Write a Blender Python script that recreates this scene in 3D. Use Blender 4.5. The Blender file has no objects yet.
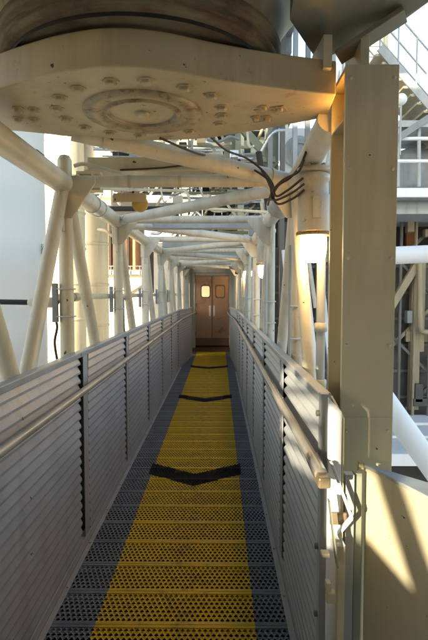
import bpy, math, random
from mathutils import Vector, Matrix, Euler
random.seed(7)
S = bpy.context.scene
COL = S.collection
H = 1.66                                   # eye height
FPX = 498.0

# ------------------------------------------------------------------ helpers
CAM_ROT = Euler((math.radians(90 - 3.1), 0, math.radians(0.58)), 'XYZ').to_matrix()
def ray(u, v):
    return CAM_ROT @ Vector(((u - 214) / FPX, -(v - 320) / FPX, -1))
def P(u, v, y):                            # where the sight line of a measured point meets depth y
    d = ray(u, v); return Vector((0, 0, H)) + d * (y / d.y)
def PZ(u, v, z):                           # ... or height z
    d = ray(u, v); return Vector((0, 0, H)) + d * ((z - H) / d.z)

class MB:
    def __init__(s): s.v = []; s.f = []; s.sm = []
    def add(s, vs, fs, smooth=False):
        o = len(s.v); s.v += [tuple(x) for x in vs]
        for f in fs: s.f.append(tuple(i + o for i in f)); s.sm.append(smooth)
        return s
    def box(s, a, b):
        x0, y0, z0 = [min(a[i], b[i]) for i in range(3)]; x1, y1, z1 = [max(a[i], b[i]) for i in range(3)]
        return s.add([(x0,y0,z0),(x1,y0,z0),(x1,y1,z0),(x0,y1,z0),(x0,y0,z1),(x1,y0,z1),(x1,y1,z1),(x0,y1,z1)],
              [(0,3,2,1),(4,5,6,7),(0,1,5,4),(1,2,6,5),(2,3,7,6),(3,0,4,7)])
    def bar(s, p, q, w, h, up=(0,0,1)):    # rectangular bar from p to q, w sideways, h along up
        p, q = Vector(p), Vector(q); d = (q - p).normalized(); sd = d.cross(Vector(up))
        if sd.length < 1e-4: sd = d.cross(Vector((1,0,0)))
        sd.normalize(); u = sd.cross(d).normalized(); a = sd * (w/2); b = u * (h/2)
        return s.add([p-a-b,p+a-b,p+a+b,p-a+b,q-a-b,q+a-b,q+a+b,q-a+b],
              [(0,1,2,3),(7,6,5,4),(4,5,1,0),(5,6,2,1),(6,7,3,2),(7,4,0,3)])
    def tube(s, p, q, r, n=16, r2=None): return s.path([p, q], r, n, r2)
    def ring(s, p, q, r, dist):            # weld rings near both ends of a tube
        p, q = Vector(p), Vector(q); d = (q-p).normalized()
        for a, b in ((p+d*dist, p+d*(dist+.014)), (q-d*(dist+.014), q-d*dist)): s.path([a, b], r*1.13, 18)
        return s
    def path(s, pts, r, n=10, r2=None):
        pts = [Vector(p) for p in pts]; rings = []; prev = None
        for i, p in enumerate(pts):
            d = (pts[min(i+1, len(pts)-1)] - pts[max(i-1, 0)]).normalized()
            if prev is None:
                a = d.cross(Vector((0,0,1)))
                if a.length < 1e-3: a = d.cross(Vector((1,0,0)))
            else: a = prev - d * prev.dot(d)
            a.normalize(); prev = a; b = d.cross(a)
            rr = r if r2 is None else r + (r2 - r) * i / (len(pts)-1)
            rings.append([p + (a*math.cos(2*math.pi*k/n) + b*math.sin(2*math.pi*k/n)) * rr for k in range(n)])
        vs = [x for g in rings for x in g]; fs = []
        for i in range(len(pts)-1):
            for k in range(n):
                k2 = (k+1) % n; fs.append((i*n+k, i*n+k2, (i+1)*n+k2, (i+1)*n+k))
        s.add(vs, fs, True)
        s.add(rings[0], [tuple(range(n-1, -1, -1))]); s.add(rings[-1], [tuple(range(n))])
        return s
    def lathe(s, prof, c, axis='Z', n=40, smooth=True):   # prof: (radius, offset) list
        c = Vector(c); vs = []; fs = []
        for r, h in prof:
            for k in range(n):
                t = 2*math.pi*k/n; a, b = r*math.cos(t), r*math.sin(t)
                vs.append(c + Vector({'Z': (a, b, h), 'Y': (a, h, b), 'X': (h, a, b)}[axis]))
        for i in range(len(prof)-1):
            for k in range(n):
                k2 = (k+1) % n; f = (i*n+k, i*n+k2, (i+1)*n+k2, (i+1)*n+k)
                fs.append(f if axis != 'Y' else f[::-1])
        return s.add(vs, fs, smooth)
    def prism(s, poly, vec):               # 3-D polygon swept along vec
        vec = Vector(vec); a = [Vector(p) for p in poly]; n = len(a)
        nrm = Vector((0,0,0))
        for i in range(n): nrm += a[i].cross(a[(i+1) % n])
        if nrm.dot(vec) > 0: a = a[::-1]
        vs = a + [p + vec for p in a]
        fs = [tuple(range(n)), tuple(range(2*n-1, n-1, -1))] + [((i+1) % n, i, i+n, (i+1) % n + n) for i in range(n)]
        return s.add(vs, fs)
    def build(s, name, mat, parent=None, loc=None, bevel=0, origin=None):
        o3 = Vector(WL.get(parent.name, (0,0,0))) if parent else Vector(origin or (0,0,0))
        m = bpy.data.meshes.new(name)
        m.from_pydata([tuple(Vector(v) - o3) for v in s.v], [], s.f)
        m.polygons.foreach_set('use_smooth', s.sm); m.materials.append(mat); m.update()
        o = bpy.data.objects.new(name, m); COL.objects.link(o)
        if parent: o.parent = parent; WL[o.name] = tuple(o3)
        else: o.location = o3; WL[o.name] = tuple(o3)
        if bevel:
            b = o.modifiers.new('bevel', 'BEVEL'); b.width = bevel; b.segments = 2; b.limit_method = 'ANGLE'; b.angle_limit = math.radians(50)
        return o
WL = {}
def tag(o, label=None, cat=None, group=None, kind=None):
    if label: o['label'] = label
    if cat: o['category'] = cat
    if group: o['group'] = group
    if kind: o['kind'] = kind
    return o
def thing(name, label, cat, loc=(0,0,0), group=None):
    o = bpy.data.objects.new(name, None); COL.objects.link(o); o.location = loc; o.empty_display_size = .1
    WL[o.name] = tuple(loc); return tag(o, label, cat, group)
def copy_tree(o, parent=None):
    c = o.copy(); COL.objects.link(c); c.parent = parent
    for ch in [x for x in COL.objects if x.parent == o]: copy_tree(ch, c)
    return c
def spline(pts, n=8):
    pts = [Vector(p) for p in pts]; out = []; q = [pts[0]] + pts + [pts[-1]]
    for i in range(1, len(q)-2):
        for k in range(n):
            t = k/n; a, b, c, d = q[i-1], q[i], q[i+1], q[i+2]
            out.append(.5*((2*b) + (c-a)*t + (2*a-5*b+4*c-d)*t*t + (3*b-a-3*c+d)*t**3))
    return out + [pts[-1]]

# ------------------------------------------------------------------ materials
class NT:
    def __init__(s, name):
        s.m = bpy.data.materials.new(name); s.m.use_nodes = True; s.t = s.m.node_tree; s.n = s.t.nodes
        s.b = s.n['Principled BSDF']; s.geo = s.n.new('ShaderNodeNewGeometry')
    def link(s, a, b): s.t.links.new(a, b)
    def noise(s, scale, detail=4, stretch=None, rough=.6, off=0):
        mp = s.n.new('ShaderNodeMapping'); s.link(s.geo.outputs['Position'], mp.inputs['Vector'])
        if stretch: mp.inputs['Scale'].default_value = stretch
        mp.inputs['Location'].default_value = (off, off*1.7, off*.6)
        t = s.n.new('ShaderNodeTexNoise'); t.inputs['Scale'].default_value = scale; t.inputs['Detail'].default_value = detail
        t.inputs['Roughness'].default_value = rough; s.link(mp.outputs[0], t.inputs['Vector']); return t.outputs['Fac']
    def ramp(s, fac, a, b, ca=0.0, cb=1.0):
        r = s.n.new('ShaderNodeMapRange'); r.clamp = True
        for k, v in zip(('From Min','From Max','To Min','To Max'), (a, b, ca, cb)): r.inputs[k].default_value = v
        s.link(fac, r.inputs['Value']); return r.outputs[0]
    def math(s, op, a, b=None, c=None):
        m = s.n.new('ShaderNodeMath'); m.operation = op
        for i, x in enumerate((a, b, c)):
            if x is None: continue
            if isinstance(x, (int, float)): m.inputs[i].default_value = x
            else: s.link(x, m.inputs[i])
        return m.outputs[0]
    def mix(s, fac, a, b, mode='MIX'):
        m = s.n.new('ShaderNodeMix'); m.data_type = 'RGBA'; m.blend_type = mode
        for sock, x in ((m.inputs[0], fac), (m.inputs[6], a), (m.inputs[7], b)):
            if isinstance(x, (int, float)): sock.default_value = x
            elif isinstance(x, tuple): sock.default_value = x if len(x) == 4 else x + (1,)
            else: s.link(x, sock)
        return m.outputs[2]
    def bump(s, h, strength, dist=.01):
        b = s.n.new('ShaderNodeBump'); b.inputs['Strength'].default_value = strength; b.inputs['Distance'].default_value = dist
        s.link(h, b.inputs['Height']); s.link(b.outputs[0], s.b.inputs['Normal'])
    def done(s, col, rough=.5, metal=0.0):
        if isinstance(col, tuple): s.b.inputs['Base Color'].default_value = col + (1,)
        else: s.link(col, s.b.inputs['Base Color'])
        if isinstance(rough, (int, float)): s.b.inputs['Roughness'].default_value = rough
        else: s.link(rough, s.b.inputs['Roughness'])
        s.b.inputs['Metallic'].default_value = metal
        return s.m
def sc(c, k): return tuple(min(1, x*k) for x in c)

def paint(name, rgb, rough=.42, var=.16, rust=.0, dirt=.35, scale=2.5, metal=0.0, rustc=(.13,.055,.02), speck=.0, grain=.15):
    t = NT(name)
    big = t.noise(scale, 5); streak = t.noise(9, 4, (1, 1, .12), off=3)
    col = t.mix(t.ramp(big, .3, .7), sc(rgb, 1-var), sc(rgb, 1+var*.5))
    dm = t.math('MULTIPLY', t.ramp(streak, .5, .78), dirt)
    col = t.mix(dm, col, (rgb[0]*.5, rgb[1]*.44, rgb[2]*.36))
    if rust:
        rn = t.noise(scale*2.6, 8, rough=.72, off=9); rm = t.ramp(rn, .70-rust*.25, .78-rust*.22)
        col = t.mix(rm, col, rustc)
    if speck:
        vn = t.noise(26, 3, rough=.5, off=5); vm = t.ramp(vn, .735-speck*.05, .76-speck*.05)
        col = t.mix(vm, col, (.05,.035,.02))
    fine = t.noise(45, 3)
    t.bump(t.math('ADD', t.math('MULTIPLY', fine, .4), big), grain, .006)
    return t.done(col, t.ramp(big, .2, .8, rough-.1, rough+.15), metal)

M = {}
M['cream']   = paint('cream paint', (.50,.42,.26), rust=.10, speck=.5)
M['column']  = paint('tan column paint', (.59,.525,.355), rough=.42, var=.12, dirt=.40, rust=.05, speck=.5, grain=.12)
M['lug']     = paint('stained tan paint', (.47,.395,.24), rust=.36, dirt=.45, scale=3, speck=.8, rustc=(.33,.22,.11))
M['tube']    = paint('off white tube paint', (.60,.57,.47), rust=.20, dirt=.6, scale=3.2, speck=.15, rustc=(.30,.20,.11))
M['tubew']   = paint('cream tube paint', (.60,.54,.39), rust=.24, dirt=.6, scale=3.2, speck=.15, rustc=(.30,.19,.10))
M['band']    = paint('wrapped joint', (.55,.57,.58), rough=.35, var=.2)
def rim_mat(name, base, a, b):
    t = NT(name); n1 = t.noise(1.6, 6, (2.2,2.2,22), .65); n2 = t.noise(3, 6, off=6, rough=.7)
    col = t.mix(t.ramp(n1, .42, .62), base, a); col = t.mix(t.math('MULTIPLY', t.ramp(n2, .5, .68), .8), col, b)
    t.bump(t.noise(30, 4), .25, .006); return t.done(col, .88)
M['rimrust'] = rim_mat('grease and rust rim', (.20,.155,.085), (.115,.06,.022), (.05,.03,.016))
M['rustrim'] = paint('rusted rim', (.24,.18,.095), rust=.9, dirt=.8, scale=5.5, rustc=(.12,.055,.017), rough=.7)
M['ring'] = paint('stained ring', (.36,.29,.17), rust=.75, dirt=.6, scale=5, rustc=(.16,.09,.04))
M['barrel']  = paint('barrel grease paint', (.33,.27,.165), rough=.85, rust=.08, dirt=.8, scale=1.6)
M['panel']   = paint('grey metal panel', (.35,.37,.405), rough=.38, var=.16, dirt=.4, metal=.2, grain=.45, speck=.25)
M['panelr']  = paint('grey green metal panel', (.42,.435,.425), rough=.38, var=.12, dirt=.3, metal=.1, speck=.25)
M['strip']   = paint('dull steel strip', (.42,.43,.44), rough=.45, var=.12, dirt=.3, metal=.3)
M['rail']    = paint('worn aluminium rail', (.46,.43,.37), rough=.34, var=.2, dirt=.3, metal=.5, scale=6)
M['railtan'] = paint('tan rail', (.26,.20,.115), rough=.4, var=.2, dirt=.4, metal=.2, scale=6)
M['recess']  = paint('recess shade black', (.035,.035,.035), rough=.7)  # near black, puts the shade of the panel gaps into the colour
M['steel']   = paint('dark green grey steel', (.13,.14,.12), rough=.5, rust=.15)
M['beigeo']  = paint('olive beige paint', (.30,.275,.19), rough=.85, rust=.1, dirt=.5)
M['olive']   = paint('grey green paint', (.24,.26,.19), rough=.45, var=.1)
M['grey']    = paint('pale grey paint', (.38,.40,.39), rough=.5, rust=.06, dirt=.5)
M['greyd']   = paint('mid grey steel', (.22,.24,.25), rough=.5, rust=.12, dirt=.5)
M['white']   = paint('white paint', (.76,.77,.77), rough=.45, var=.05, dirt=.15, scale=.6)
M['booster'] = paint('booster white', (.90,.865,.79), rough=.5, var=.03, dirt=.0, scale=.3, grain=.03)
M['cladd'] = paint('drab cladding', (.075,.070,.062), rough=.6, var=.25, dirt=.5)
M['drab'] = paint('shaded cream paint', (.30,.255,.165), rough=.5, dirt=.6)  # cream darkened to carry the shade on the right-hand wall
M['drabg'] = paint('drab steel', (.13,.13,.12), rough=.55, dirt=.5)
M['whitew']  = paint('warm white cladding', (.58,.55,.48), rough=.5, var=.07, dirt=.3, scale=.8)
M['creamt']  = paint('cream tower cladding', (.60,.52,.36), rough=.5, var=.12, dirt=.4, scale=.8, rust=.05)
M['brown']   = paint('orange brown foam', (.30,.13,.045), rough=.8, var=.35, dirt=.6, scale=1.5)
M['dark']    = paint('dark void', (.03,.028,.025), rough=.8)
M['rubber']  = paint('black rubber', (.02,.02,.02), rough=.6)
M['cable']   = paint('brown cable', (.06,.03,.018), rough=.5)
M['door']    = paint('copper brown door', (.34,.215,.145), rough=.30, var=.10, dirt=.08, metal=.6, scale=3)
M['doorf']   = paint('door frame grey', (.36,.37,.35), rough=.45)
M['kick']    = paint('door kick plate', (.12,.075,.05), rough=.45, metal=.3)
M['foil']    = paint('crinkled foil', (.62,.64,.66), rough=.28, var=.3, metal=.85, scale=14, grain=1.0)
M['yellowp'] = paint('ochre paint', (.48,.32,.08), rough=.45, rust=.1)
M['lampb']   = paint('lamp housing', (.50,.46,.36), rough=.4, rust=.42, dirt=.6, scale=6)
M['inside']  = paint('pale bounce paint', (.62,.64,.67), rough=.6, dirt=.3)  # kept pale so the unseen tower walls bounce light onto the near parts
M['grime']   = paint('concrete', (.30,.29,.27), rough=.9, scale=.4)
M['block']   = paint('blue grey cladding', (.36,.40,.43), rough=.6, dirt=.5)
M['bolt']    = paint('painted bolt', (.46,.38,.23), rough=.5, rust=.4, scale=12)

def emitter(name, rgb, k):
    m = bpy.data.materials.new(name); m.use_nodes = True; b = m.node_tree.nodes['Principled BSDF']
    b.inputs['Base Color'].default_value = rgb + (1,); b.inputs['Emission Color'].default_value = rgb + (1,); b.inputs['Emission Strength'].default_value = k
    b.inputs['Roughness'].default_value = .3
    return m
M['glow'] = emitter('lit lamp glass', (1.0,.62,.26), 13.0)
M['glow2'] = emitter('small lamp glass', (1.0,.52,.13), 20.0)
M['winglow'] = emitter('pale window glow', (.80,.66,.38), .12)  # faint emission stands in for the reflection in the left pane
M['windim'] = emitter('amber door window', (.30,.16,.05), .04)  # faint emission gives the right pane its amber brightness

def floor_mat():
    t = NT('painted grip grating'); sx = t.n.new('ShaderNodeSeparateXYZ'); t.link(t.geo.outputs['Position'], sx.inputs[0])
    X, Y = sx.outputs['X'], sx.outputs['Y']
    wob = t.math('MULTIPLY', t.math('SUBTRACT', t.noise(30, 3), .5), .03)
    dx = t.math('ABSOLUTE', t.math('ADD', t.math('ADD', X, .22), wob))
    yel = t.math('LESS_THAN', dx, .40)
    v = t.math('SUBTRACT', t.math('SUBTRACT', Y, t.math('MULTIPLY', dx, .66)), 4.2)
    ph = t.math('SUBTRACT', v, t.math('MULTIPLY', t.math('FLOOR', t.math('DIVIDE', v, 3.3)), 3.3))
    chev = t.math('MULTIPLY', t.math('LESS_THAN', t.math('ADD', ph, wob), .29), t.math('LESS_THAN', dx, .425))
    chev = t.math('MULTIPLY', chev, t.math('GREATER_THAN', Y, 3.9))
    n1 = t.noise(5, 5); n2 = t.noise(18, 5, off=4)
    g = t.mix(t.ramp(n1, .3, .7), (.115,.135,.17), (.20,.23,.275))
    yc = t.mix(t.ramp(n1, .3, .7), (.58,.37,.004), (.75,.50,.007))
    mid = t.ramp(t.math('ABSOLUTE', t.math('ADD', X, .2)), .0, .30, .10, 0.0)
    wear = t.ramp(t.math('ADD', n2, mid), .58, .74)
    yc = t.mix(t.math('MULTIPLY', wear, .55), yc, (.13,.10,.05))
    col = t.mix(yel, g, yc); col = t.mix(chev, col, (.008,.008,.009))
    t.bump(t.noise(60, 3), .12, .004)
    return t.done(col, t.math('MAXIMUM', t.ramp(n1, .3, .7, .40, .62), t.math('MULTIPLY', chev, .85)), 0.0)
M['floor'] = floor_mat()

# ------------------------------------------------------------------ floor: plank grating with real diamond holes
XL, XR = -.87, .375
def make_floor():
    vs, fs = [], []
    def q(*p):
        o = len(vs); vs.extend(p); fs.append(tuple(range(o, o+len(p))))
    W, x0, x1 = .28, XL+.01, XR-.01; nc, rows, m = 44, 7, .022
    cw, ch = (x1-x0)/nc, (W-2*m)/rows
    y = -.4
    while y < 14.1:
        # raised rounded edges
        for e0, e1 in ((y+.002, y+m), (y+W-m, y+W-.002)):
            q((x0,e0,-.03),(x1,e0,-.03),(x1,e0,.006),(x0,e0,.006)); q((x0,e0,.006),(x1,e0,.006),(x1,e1,.006),(x0,e1,.006))
            q((x0,e1,.006),(x1,e1,.006),(x1,e1,-.03),(x0,e1,-.03))
        for r in range(rows):
            ya = y+m+r*ch; sh = .5*cw if r % 2 else 0
            for c in range(nc + (1 if sh else 0)):
                a, b = max(x0, x0+c*cw-sh), min(x1, x0+(c+1)*cw-sh); cx, cy = (a+b)/2, ya+ch/2; yb = ya+ch
                if b-a < cw*.8:
                    q((a,ya,0),(b,ya,0),(b,yb,0),(a,yb,0)); continue
                k = (b-a)*.43; j = ch*.405; zt = .005
                D = [(cx,cy-j,zt),(cx+k,cy,0),(cx,cy+j,zt),(cx-k,cy,0)]; K = [(a,ya,0),(b,ya,0),(b,yb,0),(a,yb,0)]
                for i in range(4):
                    q(K[i], K[(i+1) % 4], D[i])
                    q(K[(i+1) % 4], D[(i+1) % 4], D[i])
        y += W
    b = MB(); b.v = vs; b.f = fs; b.sm = [False]*len(fs)
    return b
fl = tag(make_floor().build('walkway_floor', M['floor']), kind='structure')
b = MB().box((XL-.02,-.5,-.26),(XR+.02,14.1,-.24))  # dark tray added below so the grating holes stay dark
for k in range(11): b.box((XL,-.4+k*1.4,-.235),(XR,-.32+k*1.4,-.04))
b.box((XL-.03,-.5,-.24),(XL,14.1,-.035)); b.box((XR,-.5,-.24),(XR+.03,14.1,-.035))
b.build('shade_tray', M['dark'], fl)
g = MB().box((-900,-900,-42.2),(900,2500,-42)); tag(g.build('ground', M['grime']), kind='structure')

# ------------------------------------------------------------------ corrugated side walls
PITCH = .057; TOP = 1.29
def corrugated(mb, p, q, inward, z0=.07, z1=TOP-.035, depth=.024):
    """ribbed sheet from plan point p to q; crest line runs p-q, valleys lie away from inward"""
    p, q, n = Vector((p[0],p[1],0)), Vector((q[0],q[1],0)), Vector(inward).normalized()
    prof = []; z = z0
    while z < z1 - PITCH*.5:
        prof += [(0,z),(.001,z+.012),(depth,z+.048),(depth,z+.054)]; z += PITCH
    prof += [(0,z),(0,min(z+.03,z1))]
    a = [p - n*o + Vector((0,0,zz)) for o, zz in prof]; c = [q - n*o + Vector((0,0,zz)) for o, zz in prof]; k = len(prof)
    mb.add(a+c, [(i, i+k, i+k+1, i+1) if n.x > 0 else (i+1, i+k+1, i+k, i) for i in range(k-1)])
    bk = n*(depth+.008)
    ab, cb = [p-bk+Vector((0,0,z0)), p-bk+Vector((0,0,prof[-1][1]))], [q-bk+Vector((0,0,z0)), q-bk+Vector((0,0,prof[-1][1]))]
    mb.add([ab[0],ab[1],cb[1],cb[0]], [(0,1,2,3)])
    mb.add([a[-1],c[-1],cb[1],ab[1]], [(0,1,2,3)])
    for e, eb in ((a, ab), (c, cb)):
        mb.add(e+[eb[1],eb[0]], [tuple(range(k+2))])
def side_wall(X, sgn, gaps, y_start, y_end, jog, mat, label):
    """sgn +1: the inner face looks towards +X"""
    w = thing('side_wall', label, 'wall', (X, y_start, 0)); n = (sgn,0,0)
    segs = []; y = y_start
    for gy in gaps + [y_end]:
        if gy > y + .05: segs.append((y, gy))
        y = gy + .19
    for a, c in segs:
        m = MB(); corrugated(m, (X,a), (X,c), n, depth=.019 if sgn > 0 else .032); m.build('corrugated_panel', mat, w)
    for gy in gaps:
        m = MB().box((X-sgn*.003, gy+.078, .065), (X-sgn*.008, gy+.186, TOP-.036)); m.build('post_strip', M['strip'], w, bevel=.003)
        r = MB().box((X-sgn*.064, gy-.06, -.03), (X-sgn*.070, gy+.40, TOP-.036)); r.build('recess_shade', M['recess'], w)  # dark backing stands in for the shade inside each gap
    m = MB(); corrugated(m, jog[0], jog[1], (sgn, (jog[0][0]-jog[1][0])/(jog[1][1]-jog[0][1])*-sgn*-1*sgn*0 - .12, 0)); m.build('corrugated_panel', mat, w)
    j2 = MB().bar((jog[0][0]-sgn*.02,jog[0][1]-.02,TOP-.018),(jog[1][0]-sgn*.02,jog[1][1],TOP-.018),.05,.035)
    j2.bar((jog[0][0]-sgn*.02,jog[0][1]-.02,.034),(jog[1][0]-sgn*.02,jog[1][1],.034),.05,.062); j2.build('jog_trim', M['strip'], w)
    m = MB().box((X+sgn*.006, y_start, TOP-.034), (X-sgn*.041, y_end, TOP)); m.build('top_cap', mat, w, bevel=.004)
    m = MB().box((X+sgn*.004, y_start, .012), (X-sgn*.045, y_end, .062)); m.box((X+sgn*.035, y_start, .0085), (X+sgn*.0045, y_end, .0115)); m.build('kick_plate', M['strip'], w, bevel=.003)
    bt = MB()
    yy = y_start+.3
    while yy < y_end: bt.lathe([(0,.006),(.008,.006),(.008,0)], (X+sgn*.02, yy, .0118), n=8); yy += .5
    bt.build('kick_plate_bolts', M['bolt'], w)
    return w
LG = [.1+1.5*k for k in range(8)]
RG = [2.85+1.27*k for k in range(6)]
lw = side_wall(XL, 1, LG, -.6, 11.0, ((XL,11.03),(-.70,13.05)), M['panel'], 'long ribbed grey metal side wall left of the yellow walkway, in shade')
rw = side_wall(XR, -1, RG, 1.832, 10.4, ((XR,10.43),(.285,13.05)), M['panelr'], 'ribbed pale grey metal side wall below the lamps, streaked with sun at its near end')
# white end angle of the right wall with bolts
m = MB().box((XR-.006,1.79,.02),(XR+.026,1.83,TOP+.004)); e = m.build('end_post', M['grey'], rw, bevel=.003)
m = MB()
for z in (1.22,.98,.72,.46): m.lathe([(0,-.012),(.011,-.012),(.011,0)], (XR-.006,1.81,z), 'X', n=10)
m.build('end_post_bolts', M['steel'], e)

def handrail(pts, r, mat, label, stand, n):
    t = thing('handrail', label, 'handrail', pts[0]); MB().path(pts, r, 16).build('rail', mat, t)
    for y in n:
        x = pts[0][0]; MB().bar((x,y,1.07),(x+stand,y,1.045),.02,.012).box((x+stand-.004,y-.025,1.0),(x+stand+.004,y+.025,1.09)).build('bracket', M['strip'], t)
    return t
handrail([(-.795,-.5,1.08),(-.795,10.9,1.10),(-.78,11.1,1.105),(-.70,12.7,1.12),(-.66,13.6,1.12),(-.66,14.14,1.12)], .021, M['rail'],
         'straight round metal handrail along the shaded wall left of the walkway', -.085, [1.72,3.22,4.72,6.22,7.72,9.22,10.72])
hr = handrail([(.325,1.56,1.085),(.325,10.3,1.10),(.31,10.55,1.105),(.235,12.9,1.12),(.235,14.14,1.12)], .021, M['rail'],
         'worn metal handrail on the sunlit wall, ending in a square tan cap', .066, [3.09,4.47,5.85,7.23,8.6,9.99])
MB().bar((.329,1.52,1.068),(.3255,1.72,1.088),.040,.036).build('end_cap', M['railtan'], hr, bevel=.006)
MB().bar((.338,1.57,1.058),(.352,1.78,1.03),.012,.03).build('bracket', M['railtan'], hr, bevel=.004)

# ------------------------------------------------------------------ the arm's tube truss
CL, CR, ZT, ZB = -.95, .462, 2.325, -.12
NY = [1.6,3.1,4.7,6.4,8.1,9.8,11.5,13.2]
arm = thing('access_arm_truss', 'long cream tube truss framing both sides and the roof of the walkway', 'truss', (0, 1, 0))
for X, z, mt in ((CL,ZT,'tubew'),(CR,ZT,'tube'),(CL-.02,ZB,'tube'),(CR+.03,ZB,'tube')):
    c = MB().path([(X,.7,z),(X,14,z)] if X < 0 else [(X+.04,2.28,z+.11),(X+.005,2.74,z+.01),(X,2.85,z),(X,14,z)],.062,24).build('chord', M[mt], arm)
    if z == ZT:
        for y in (3.75,3.95,6.9,7.05) if X < 0 else (3.95,7.0):
            MB().tube((X,y,z),(X,y+.05,z),.069,24).build('joint_band', M['band'], c)
sl_ = MB().lathe([(.064,0),(.078,.01),(.078,.50),(.098,.505),(.098,.545),(.064,.55)],(CR,3.32,ZT),'Y',n=32).build('chord_sleeve', M['tube'], arm)
for X, s in ((CL,-1),(CR+.02,1)):
    for i, y in enumerate(NY):
        if s > 0 and i == 0: continue
        mt = 'tubew' if s < 0 and i < 3 else 'tube'
        MB().tube((X,y,ZB),(X,y,ZT+ (.14 if s < 0 and i == 1 else 0)),.043,20).lathe([(.042,ZT-.105),(.049,ZT-.10),(.051,ZT-.085),(.049,ZT-.07),(.042,ZT-.065)],(X,y,0),n=20).build('post', M[mt], arm)
        MB().lathe([(.061,-.075),(.066,-.07),(.066,-.055),(.061,-.05),(.061,.05),(.066,.055),(.066,.07),(.061,.075)],(CL if s < 0 else CR,y,ZT),'Y',n=24).build('node_collar', M[mt], arm)
        if i < len(NY)-1:
            MB().tube((X,y+.05,ZT-.03),(X,NY[i+1]-.06,ZB+.06),.040,18).ring((X,y+.05,ZT-.03),(X,NY[i+1]-.06,ZB+.06),.040,.13).build('diagonal', M[mt], arm)
        # gussets at each top node
        sg = 1 if s < 0 else -1; xc = CL if s < 0 else CR
        MB().prism([(xc-sg*.045,y-.052,ZT-.03),(xc+sg*.05,y-.052,ZT+.035),(xc+sg*.20,y-.052,ZT+.032),(xc+sg*.20,y-.052,ZT+.0),(xc+sg*.055,y-.052,ZT-.21),(xc-sg*.045,y-.052,ZT-.21)],(0,.012,0)).build('gusset_plate', M[mt], arm, bevel=.003)
        gz = ZT-.05
        MB().prism([(X-.008,y-.15,gz),(X-.008,y+.17,gz),(X-.008,y+.08,gz-.24),(X-.008,y-.07,gz-.24)],(.016,0,0)).build('gusset_plate', M[mt], arm, bevel=.003)
MB().tube((CL,3.04,ZT-.04),(CL,1.66,ZB+.06),.040,18).build('diagonal', M['tubew'], arm)
MB().tube((CR-.0,3.04,ZT-.04),(CR-.0,1.90,ZB+.06),.034,18).build('diagonal', M['tubew'], arm)
MB().lathe([(.043,0),(.043,.01),(.03,.035),(0,.045)],(CL,3.1,ZT+.14),n=20).build('post_cap', M['tubew'], arm)
side = -1
for i, y in enumerate(NY):
    if i > 0:
        st = MB().tube((CL,y,ZT+.02),(CR,y,ZT+.02),.036,18).ring((CL,y,ZT+.02),(CR,y,ZT+.02),.036,.07).build('roof_strut', M['tubew' if i == 1 else 'tube'], arm)
        if i == 1:
            for x in (-.56,-.25): MB().tube((x,y,ZT+.02),(x+.02,y,ZT+.02),.0385,18).build('clamp_band', M['cream'], st)
    if i < len(NY)-1:
        a = (CL if side < 0 else CR, y+.05, ZT+.0)
        if i == 0: a = P(72,131.5,2.60)
        c = (CR if side < 0 else CL, NY[i+1]-.05, ZT+.0)
        MB().tube(a, c, .047 if i == 0 else .042, 20).ring(a, c, .047 if i == 0 else .042, .16).build('roof_brace', M['tubew' if i == 0 else 'tube'], arm); side = -side
for y, x0, x1, z in ((3.38,-.90,.02,2.475),(4.95,CL,CR,2.30),(8.3,CL,CR,2.42),(10.0,CL,CR,2.40)):
    MB().box((x0,y,z),(x1,y+.14,z+.012)).box((x0,y+.064,z+.0125),(x1,y+.076,z+.11)).build('tie_plate', M['cream' if y < 4 else 'grey'], arm, bevel=.002)
MB().box((CL,3.39,ZT+.055),(CL+.05,3.51,ZT+.149)).build('tie_bracket', M['cream'], arm)

# ------------------------------------------------------------------ hinge plate, barrel and column
ZP = 2.46
front = [(-90,116),(-40,101),(0,88.5),(30,79.5),(65,71.5),(110,66.5),(160,69.5),(214,79),(270,87.5),(336,95)]
back = [(327,117.5),(214,137.5),(150,140.5),(100,140),(40,133.5),(0,130),(-60,126)]
outl = [Vector((p.x,p.y,ZP)) for p in spline([PZ(u,v,ZP) for u,v in front],6)+spline([PZ(u,v,ZP) for u,v in back],5)]
RC = PZ(143,113,ZP)
lug = thing('hinge_plate', 'huge stained tan steel hinge plate overhead with a ring and bolt heads', 'steel plate', (RC.x,RC.y,ZP))
pl = MB().prism(outl, (0,0,.135)).build('plate', M['lug'], lug, bevel=.006)
MB().lathe([(.262,0),(.258,-.010),(.20,-.012),(.175,-.004),(.168,-.002),(.160,-.012),(.150,-.012),(.145,0)], RC, n=64).build('weld_ring', M['ring'], lug)
MB().lathe([(.03,0),(.03,-.008),(.02,-.014),(0,-.014)], RC, n=20).build('centre_boss', M['lug'], lug)
for u,v in [(18,108),(34,109),(18,118),(34,119),(60,97),(78,88),(57,108),(66,118),(85,127),(110,132),(111,81),(146,80),(185,87),(212,95),(140,135),(190,131),(222,107),(222,115),(220,123),(263,107),(279,108),(256,117),(267,118)]:
    c = PZ(u,v,ZP); rr = .024 if u in (263,279,256,267,18,34) else .03
    bo = MB().lathe([(rr*1.1,0),(rr*1.1,-.004),(rr*.72,-.0045),(rr*.72,-.015),(rr*.5,-.018),(0,-.018)], c, n=6, smooth=False).build('bolt_head', M['bolt'], lug)
for ends in (((256,112.5),(286,108)),((252,119.5),(272,117.5))):
    a, c = PZ(*ends[0],ZP), PZ(*ends[1],ZP); MB().bar(a,c,.075,.008).build('bolt_pad', M['ring'], lug, bevel=.003)

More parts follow.
